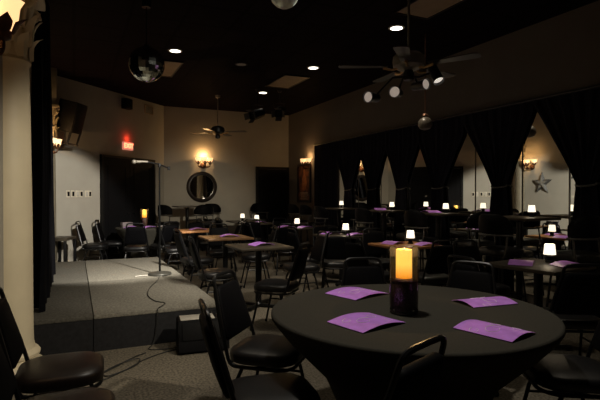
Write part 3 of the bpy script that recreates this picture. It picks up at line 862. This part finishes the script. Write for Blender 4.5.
# switch plates
def make_switch(k):
    t = thing('switch_plate', '', 'light switch')
    bm = new(); add_box(bm, (0, -.004, 0), (.085, .008, .13), bevel=.002); obj('plate', bm, M_plate, t)
    bm = new(); add_box(bm, (.004, -.010, 0), (.045, .010, .085), bevel=.001); obj('rocker', bm, M_blackplastic if k in (0, 1, 3, 5) else M_pale, t)
    return t
import collections
for k, (x, l) in enumerate(((.02, 'wide dark switch plate, leftmost of six on the wall beside the double doors'), (.085, 'second from left of six switch plates beside the double doors'), (.145, 'third from left of six switch plates beside the double doors'),
        (.20, 'fourth from left of six switch plates, last before the gap'), (.29, 'fifth of six switch plates, just right of the gap'), (.335, 'rightmost of six switch plates, nearest the double doors'))):
    s = make_switch(k); d = [-.115, -.035, .04, .11, .205, .265][k]
    s.location = (d+.0, d+10.09, 1.42); s.rotation_euler = (0, 0, R(45)); s['label'] = l; s['group'] = 'switch plates by the double doors'
# small high box speaker and vent
t = thing('small_wall_speaker', 'small dark box speaker high on the wall above the EXIT sign', 'speaker', (.98, 11.07, 3.36), R(45))
bm = new(); add_box(bm, (0, -.07, 0), (.20, .14, .22), bevel=.01); obj('cabinet', bm, M_blackplastic, t)
bm = new(); add_box(bm, (0, -.144, 0), (.17, .01, .19), bevel=.003); obj('grille', bm, M_grille, t)
t = thing('wall_vent', 'small tan air vent high on the wall near the back corner', 'vent', (1.56, 11.65, 3.37), R(45))
bm = new()
for s in (-1, 1): add_box(bm, (s*.145, -.01, 0), (.02, .02, .20)); add_box(bm, (0, -.01, s*.09), (.27, .02, .02))
obj('frame', bm, M_tan, t, False)
bm = new()
for k in range(7): add_box(bm, (0, -.008, -.07+.0235*k), (.27, .012, .010), Matrix.Rotation(R(30), 3, 'X'))
obj('louvres', bm, M_star, t, False)

# PA speaker hung on the corner wall
t = thing('wall_speaker', 'black loudspeaker on a bracket high on the wall, left of the EXIT sign', 'speaker', (-.06, 9.60, 2.80), R(62))
rt = Matrix.Rotation(R(14), 3, 'X')
bm = new(); add_box(bm, (0, 0, 0), (.36, .34, .54), rt, bevel=.012); obj('cabinet', bm, M_blackplastic, t)
bm = new(); add_box(bm, rt @ Vector((0, -.175, 0)), (.32, .012, .48), rt, bevel=.004); obj('grille', bm, M_grille, t)
bm = new(); add_tube(bm, [(-.16, -.10, -.26), (-.16, -.02, -.50), (-.10, .20, -.48)], .02, 6); add_tube(bm, [(.16, -.10, -.26), (.16, -.02, -.50), (.10, .20, -.48)], .02, 6); add_box(bm, (0, -.02, -.50), (.36, .05, .04)); add_box(bm, (0, .21, -.40), (.26, .03, .30)); obj('bracket', bm, M_blackmetal, t)

# ------------------------------------------------------------------ stage kit
t = thing('microphone_stand', 'black boom microphone stand on the rear stage platform', 'microphone stand', (1.03, 6.66, .331))
bm = new(); add_lathe(bm, [(.15, 0), (.155, .012), (.145, .028), (.05, .04), (.022, .05)], 32); obj('base', bm, mat('stand_base', (.06, .058, .05), .5, metal=.3, noise=.2), t)
bm = new(); add_lathe(bm, [(.013, .04), (.013, .78), (.018, .79), (.018, .86), (.010, .87), (.010, 1.47)], 12); obj('pole', bm, mat('matte_black_pole', (.003, .003, .003), .8, noise=.1, spec=.08), t)
bd = Vector((-.32, -.10, .06)); 
bm = new(); add_tube(bm, [(.13, .05, 1.43), (0, 0, 1.48), (-.16, -.05, 1.50)], .010, 8); add_lathe(bm, [(.022, .11), (.022, .16)], 10, (0, 0, 1.33)); add_lathe(bm, [(.018, 0), (.018, .05)], 10, (.13, .05, 1.405)); obj('boom', bm, M_blackmetal, t)
t2 = thing('microphone', 'pale-headed microphone clipped to the boom of the stand', 'microphone', (.87, 6.61, 1.835))
bm = new(); add_tube(bm, [(0, 0, 0), (-.06, -.02, .0), (-.15, -.05, -.006)], [.012, .014, .019], 12); obj('handle', bm, M_micgrey, t2)
bm = new(); c = Vector((-.175, -.058, -.008)); bmesh.ops.create_uvsphere(bm, u_segments=16, v_segments=10, radius=.028, matrix=Matrix.Translation(c)); obj('grille_head', bm, M_micgrey, t2)
bm = new()
path = [(1.00, 6.50, .337), (.93, 6.2, .337), (.78, 5.75, .337), (.70, 5.35, .337), (.72, 5.02, .337), (.80, 4.86, .337), (.74, 4.72, .337), (.70, 4.648, .33), (.69, 4.642, .2), (.66, 4.63, .03), (.60, 4.52, .008), (.72, 4.46, .008), (.84, 4.46, .008)]
add_tube(bm, smooth_path(path, 6), .0042, 6)
tag(obj('microphone_cable', bm, M_cable), 'thin black cable running from the microphone stand over the stage edge to the floor', 'cable')
bm = new()
path = [(.86, 4.42, .008), (.70, 4.36, .008), (.52, 4.24, .008), (.36, 4.06, .008), (.22, 3.98, .008), (.20, 4.08, .008), (.34, 4.22, .012), (.48, 4.26, .02), (.46, 4.14, .014), (.32, 4.02, .008), (.18, 3.90, .012), (.12, 3.97, .008), (.3, 4.16, .014), (.45, 4.32, .016), (.56, 4.42, .008)]
add_tube(bm, smooth_path(path, 6), .0042, 6)
tag(obj('speaker_cable', bm, M_cable), 'tangled black cable looped on the carpet in front of the stage', 'cable')
bm = new(); add_tube(bm, smooth_path([(.70, 6.56, .341), (.76, 6.60, .341), (.82, 6.60, .341), (.87, 6.62, .341)], 5), .008, 6)
tag(obj('microphone_plug_lead', bm, M_pale), 'short pale lead lying on the stage beside the stand base', 'cable')
# floor monitor wedge
t = thing('stage_monitor', 'black wedge floor monitor with pale top in front of the stage', 'speaker', (1.05, 4.37, 0), R(-6))
bm = new()
prof = [(-.17, .02), (.15, .02), (.17, .06), (.12, .26), (.08, .29), (-.12, .29), (-.17, .12)]
for s in (-1, 1): pass
A = [bm.verts.new((-.22, y, z)) for y, z in prof]; B = [bm.verts.new((.22, y, z)) for y, z in prof]
bm.faces.new(A); bm.faces.new(B[::-1])
for k in range(len(prof)): j = (k+1) % len(prof); bm.faces.new((A[k], B[k], B[j], A[j]))
for sx in (-1, 1): 
    for sy in (-1, 1): add_lathe(bm, [(.015, 0), (.015, .021)], 8, (sx*.18, sy*.12, 0))
bmesh.ops.bevel(bm, geom=[e for e in bm.edges if e.calc_length() > .15], offset=.006, segments=2, affect='EDGES')
obj('cabinet', bm, M_blackplastic, t)
bm = new(); add_box(bm, (-.05, -.02, .294), (.30, .17, .008), bevel=.003); obj('top_panel', bm, mat('pale_top', (.55, .52, .46), .5, noise=.15), t)
bm = new(); add_box(bm, (0, -.152, .20), (.38, .008, .15), Matrix.Rotation(R(-16), 3, 'X'), bevel=.003); obj('grille', bm, M_grille, t)
bm = new(); add_tube(bm, [(.10, .09, .27), (.10, .12, .305), (.18, .12, .305), (.18, .09, .27)], .008, 6); obj('handle', bm, M_blackmetal, t)

# ------------------------------------------------------------------ ceiling items
def ceiling_panel(x, y, w, d, l):
    t = thing('ceiling_panel', l, 'ceiling panel', (x, y, H-.012), 0, 'tan ceiling light panels')
    bm = new(); add_box(bm, (0, 0, .004), (w, d, .008)); obj('diffuser', bm, M_tan, t, False)
    bm = new()
    for s in (-1, 1): add_box(bm, (s*w/2, 0, 0), (.02, d+.02, .020)); add_box(bm, (0, s*d/2, 0), (w-.02, .02, .020))
    obj('frame', bm, M_blackmetal, t, False)
ceiling_panel(3.66, 8.45, .48, 1.0, 'tan ceiling panel left of the track spotlight, over mid room')
ceiling_panel(1.35, 8.45, .50, 1.05, 'tan ceiling panel behind the mirror ball')
ceiling_panel(3.66, 4.20, .48, 1.0, 'tan ceiling panel at the top edge, right of the near fan rod')
def downlight(x, y, l, e=26, lit=True, spot=76, blend=.7):
    t = thing('downlight', l, 'ceiling light', (x, y, H), 0, 'round recessed ceiling downlights')
    bm = new(); add_lathe(bm, [(.075, -.002), (.10, -.001), (.105, -.008), (.09, -.014), (.078, -.012)], 28, caps=False); obj('trim_ring', bm, M_white if lit else M_blackmetal, t)
    bm = new(); add_lathe(bm, [(.080, -.003), (.080, -.010), (.05, -.012)], 28); obj('lens', bm, M_down if lit else M_pale, t)
    if lit and e:
        L = bpy.data.lights.new('downlight_beam', 'SPOT'); L.energy = e; L.color = (1, .86, .66); L.spot_size = R(spot); L.spot_blend = blend; L.shadow_soft_size = .08
        lo = bpy.data.objects.new('downlight_beam', L); COL.objects.link(lo); lo.location = (x, y, H-.03)
downlight(1.37, 7.35, 'lit downlight right of the mirror ball', 55)
downlight(3.67, 7.34, 'lit downlight above mid room, right of the tan panel', 80)
downlight(3.60, 9.57, 'lit downlight near the track spotlight, lowest in the photo', 45)
downlight(3.77, 5.14, 'lit downlight left of the near fan rod', 75)
downlight(2.50, 7.65, 'small unlit downlight above and left of the tan panel', 0, False)
def spot(loc, target, e, size, blend, col=(1, .86, .66), r=.08):
    L = bpy.data.lights.new('room_spot', 'SPOT'); L.energy = e; L.color = col; L.spot_size = R(size); L.spot_blend = blend; L.shadow_soft_size = r
    lo = bpy.data.objects.new('room_spot', L); COL.objects.link(lo); lo.location = loc
    d = Vector(target)-Vector(loc); lo.rotation_euler = d.to_track_quat('-Z', 'Y').to_euler()
spot((1.40, 2.4, H-.03), (1.50, 2.3, 0), 115, 84, .7, (1, .92, .78))             # downlights outside the frame
spot((3.70, 2.6, H-.03), (3.9, 2.4, 0), 20, 100, .7)
spot((1.0, 4.3, H-.03), (.9, 4.4, 0), 26, 100, .7)
spot((2.1, 3.1, 3.40), (-.10, 8.9, .45), 1900, 35, .28, (1, .93, .80))  # stage spot
spot((2.5, 2.6, 3.40), (2.7, 12.0, .7), 700, 27, 1.0, (1, .88, .68))  # added unseen spot, lifts the back wall
spot((2.0, 4.0, 3.45), (2.1, 6.6, 0), 260, 62, .8, (1, .90, .74))  # added to brighten the mid-room floor and tables, no fixture
spot((2.1, 2.6, 3.40), (.55, 5.5, .33), 230, 26, .9, (1, .90, .74))  # extra unseen spot, evens out the front of the deck
spot((2.6, .8, 3.40), (-.05, 5.0, .5), 400, 38, .6, (1, .88, .68))

M_ballsatin = mat('satin_ball_facets', (0.80, 0.86, 0.78), 0.32, metal=1.0, noise=0.1, nscale=30)
def mirror_ball(label, loc, r, rows=16):
    t = thing('mirror_ball', label, 'mirror ball', loc, 0, None)
    bm = new(); bmesh.ops.create_uvsphere(bm, u_segments=rows*2, v_segments=rows, radius=r); obj('mirrored_ball', bm, M_ballmirror if rows == 16 else M_ballsatin, t, False)
    bm = new(); add_lathe(bm, [(.03, r-.008), (.03, r+.02), (.012, r+.03), (.005, r+.04), (.005, H-loc[2]-.08), (.05, H-loc[2]-.08), (.05, H-loc[2]-.001)], 16); obj('motor_and_chain', bm, M_blackmetal, t)
mirror_ball('hanging mirror ball above the stage', (.73, 5.6, 2.85), .195)
mirror_ball('small mirrored ball cut by the top edge of the photo', (1.57, 3.67, 3.06), .125, 10)

def fan(label, loc, blades, a0, kit):
    t = thing('ceiling_fan', label, 'ceiling fan', loc)
    up = H-loc[2]
    bm = new(); add_lathe(bm, [(.012, .10), (.012, up-.06), (.05, up-.05), (.06, up-.001)], 16); obj('down_rod', bm, M_nickel, t)
    bm = new(); add_lathe(bm, [(.03, -.06), (.10, -.05), (.145, -.02), (.15, .02), (.145, .07), (.11, .10), (.03, .12)], 32); obj('motor_housing', bm, M_nickel if kit else M_blackmetal, t)
    for k in range(blades):
        a = a0 + 2*PI*k/blades; rot = Matrix.Rotation(a, 4, 'Z') @ Matrix.Rotation(R(-4), 4, 'X')
        bm = new(); out = [(.20, -.045), (.62, -.068), (.655, -.05), (.665, 0), (.655, .05), (.62, .068), (.20, .045)]
        A = [bm.verts.new(rot @ Vector((x, y, -.026))) for x, y in out]; B = [bm.verts.new(rot @ Vector((x, y, -.018))) for x, y in out]
        bm.faces.new(A[::-1]); bm.faces.new(B)
        for q in range(len(out)): j = (q+1) % len(out); bm.faces.new((A[q], A[j], B[j], B[q]))
        bl = obj('blade', bm, M_blade, t)
        bm = new(); c, s = math.cos(a), math.sin(a)
        add_tube(bm, [(c*.10, s*.10, -.04), (c*.16, s*.16, -.055), (c*.24, s*.24, -.034)], [.012, .010, .016], 8); obj('blade_iron', bm, M_brass, bl)
    bm = new(); add_lathe(bm, [(.02, -.16), (.05, -.15), (.055, -.10), (.04, -.06)], 20); obj('light_hub', bm, M_blackmetal, t)
    return t
f1 = fan('near ceiling fan with four spot cans hanging from a rod', (2.876, 3.73, 2.64), 5, R(11), True)
cam_r = Vector((.906, -.4226, 0)); cam_f = Vector((.4226, .906, 0))
for k, (ox, od, oz, dr, lm) in enumerate(((-.38, -.02, -.315, (-.60, -.8, -.10), M_lens), (-.145, -.08, -.28, (-.42, -.9, -.10), M_lens), (.15, -.02, -.195, (.42, -.9, -.08), M_lens), (.25, -.10, -.165, (.25, -.6, -1.0), M_lensbright))):
    c = cam_r*ox + cam_f*od + Vector((0, 0, oz)); d = (cam_r*dr[0] + cam_f*dr[1] + Vector((0, 0, dr[2]))).normalized()
    mt = d.to_track_quat('Z', 'Y').to_matrix().to_4x4()
    bm = new(); add_lathe(bm, [(.028, -.17), (.042, -.16), (.047, -.08), (.050, .0), (.053, .03), (.050, .03), (.045, -.02)], 24, c, mtx=mt, caps=False)
    add_tube(bm, [c-d*.10, Vector((c.x*.4, c.y*.4, -.13)), (0, 0, -.12)], .010, 6)
    cn = obj('spot_can', bm, M_blackmetal, f1)
    bm = new(); add_lathe(bm, [(.047, -.008), (.047, .002), (.03, .010)], 24, c, mtx=mt); obj('lens', bm, lm, cn)
fan('far ceiling fan in front of the back wall sconce', (2.82, 10.27, 2.78), 4, R(50), False)

def track(label, loc, aim, L_=.34):
    t = thing('stage_spotlight', label, 'stage light', loc)
    up = H-loc[2]
    bm = new(); add_tube(bm, [(0, 0, up-.001), (0, 0, .20)], .012, 8); add_tube(bm, [(-.12, 0, 0), (-.13, 0, .18), (.13, 0, .18), (.12, 0, 0)], .010, 6); add_lathe(bm, [(.03, up-.04), (.05, up-.001)], 12); obj('yoke', bm, M_blackmetal, t)
    d = Vector(aim).normalized(); mt = d.to_track_quat('Z', 'Y').to_matrix().to_4x4()
    bm = new(); add_lathe(bm, [(.06, -L_/2), (.09, -L_/2+.03), (.10, 0), (.105, L_/2), (.09, L_/2), (.08, L_/2-.04)], 24, mtx=mt); b = obj('lamp_body', bm, M_blackplastic, t)
    bm = new()
    for a in range(4):
        m2 = mt @ Matrix.Rotation(a*PI/2, 4, 'Z') @ Matrix.Translation((0, .105, L_/2+.05)) @ Matrix.Rotation(R(-30), 4, 'X'); add_box(bm, m2.translation, (.13, .004, .11), m2.to_3x3())
    obj('barn_doors', bm, M_nickel2, b)
track('black stage spotlight hanging near the back of the room, left of a pair', (3.40, 9.35, 3.06), (-.9, -.5, -.35))
track('black stage spotlight hanging near the back of the room, right of a pair', (3.85, 9.25, 3.12), (-.5, -.8, -.4), .28)
# pendant near the curtain top
t = thing('pendant_light', 'unlit globe pendant hanging before the top of the curtains', 'pendant light', (4.27, 5.18, 2.36))
bm = new(); add_tube(bm, [(0, 0, .10), (0, 0, H-2.36-.001)], .008, 8); add_lathe(bm, [(.03, .08), (.05, .10), (.03, .13)], 16); obj('stem', bm, M_bronze, t)
bm = new(); add_lathe(bm, [(.02, -.09), (.07, -.07), (.095, -.02), (.09, .03), (.06, .07), (.035, .085)], 24); obj('globe', bm, mat('dusty_glass_globe', (.085, .072, .056), .35, noise=.3), t)

# ------------------------------------------------------------------ world, camera, colour
w = bpy.data.worlds.new('World'); scene.world = w; w.use_nodes = True
w.node_tree.nodes['Background'].inputs[0].default_value = (0.01, 0.01, 0.012, 1)
w.node_tree.nodes['Background'].inputs[1].default_value = 0.2
cam = bpy.data.cameras.new('Camera'); co = bpy.data.objects.new('Camera', cam); COL.objects.link(co)
co.location = (0, 0, 1.40); co.rotation_euler = (R(90-.6), 0, R(-25))
cam.sensor_width = 36; cam.lens = 483/600*36; cam.clip_start = .02
scene.camera = co
scene.view_settings.view_transform = 'Standard'
scene.view_settings.look = 'None'
scene.view_settings.exposure = 0.15
scene.cycles.max_bounces = 6; scene.cycles.glossy_bounces = 4; scene.cycles.transparent_max_bounces = 12
scene.cycles.sample_clamp_indirect = 4.0
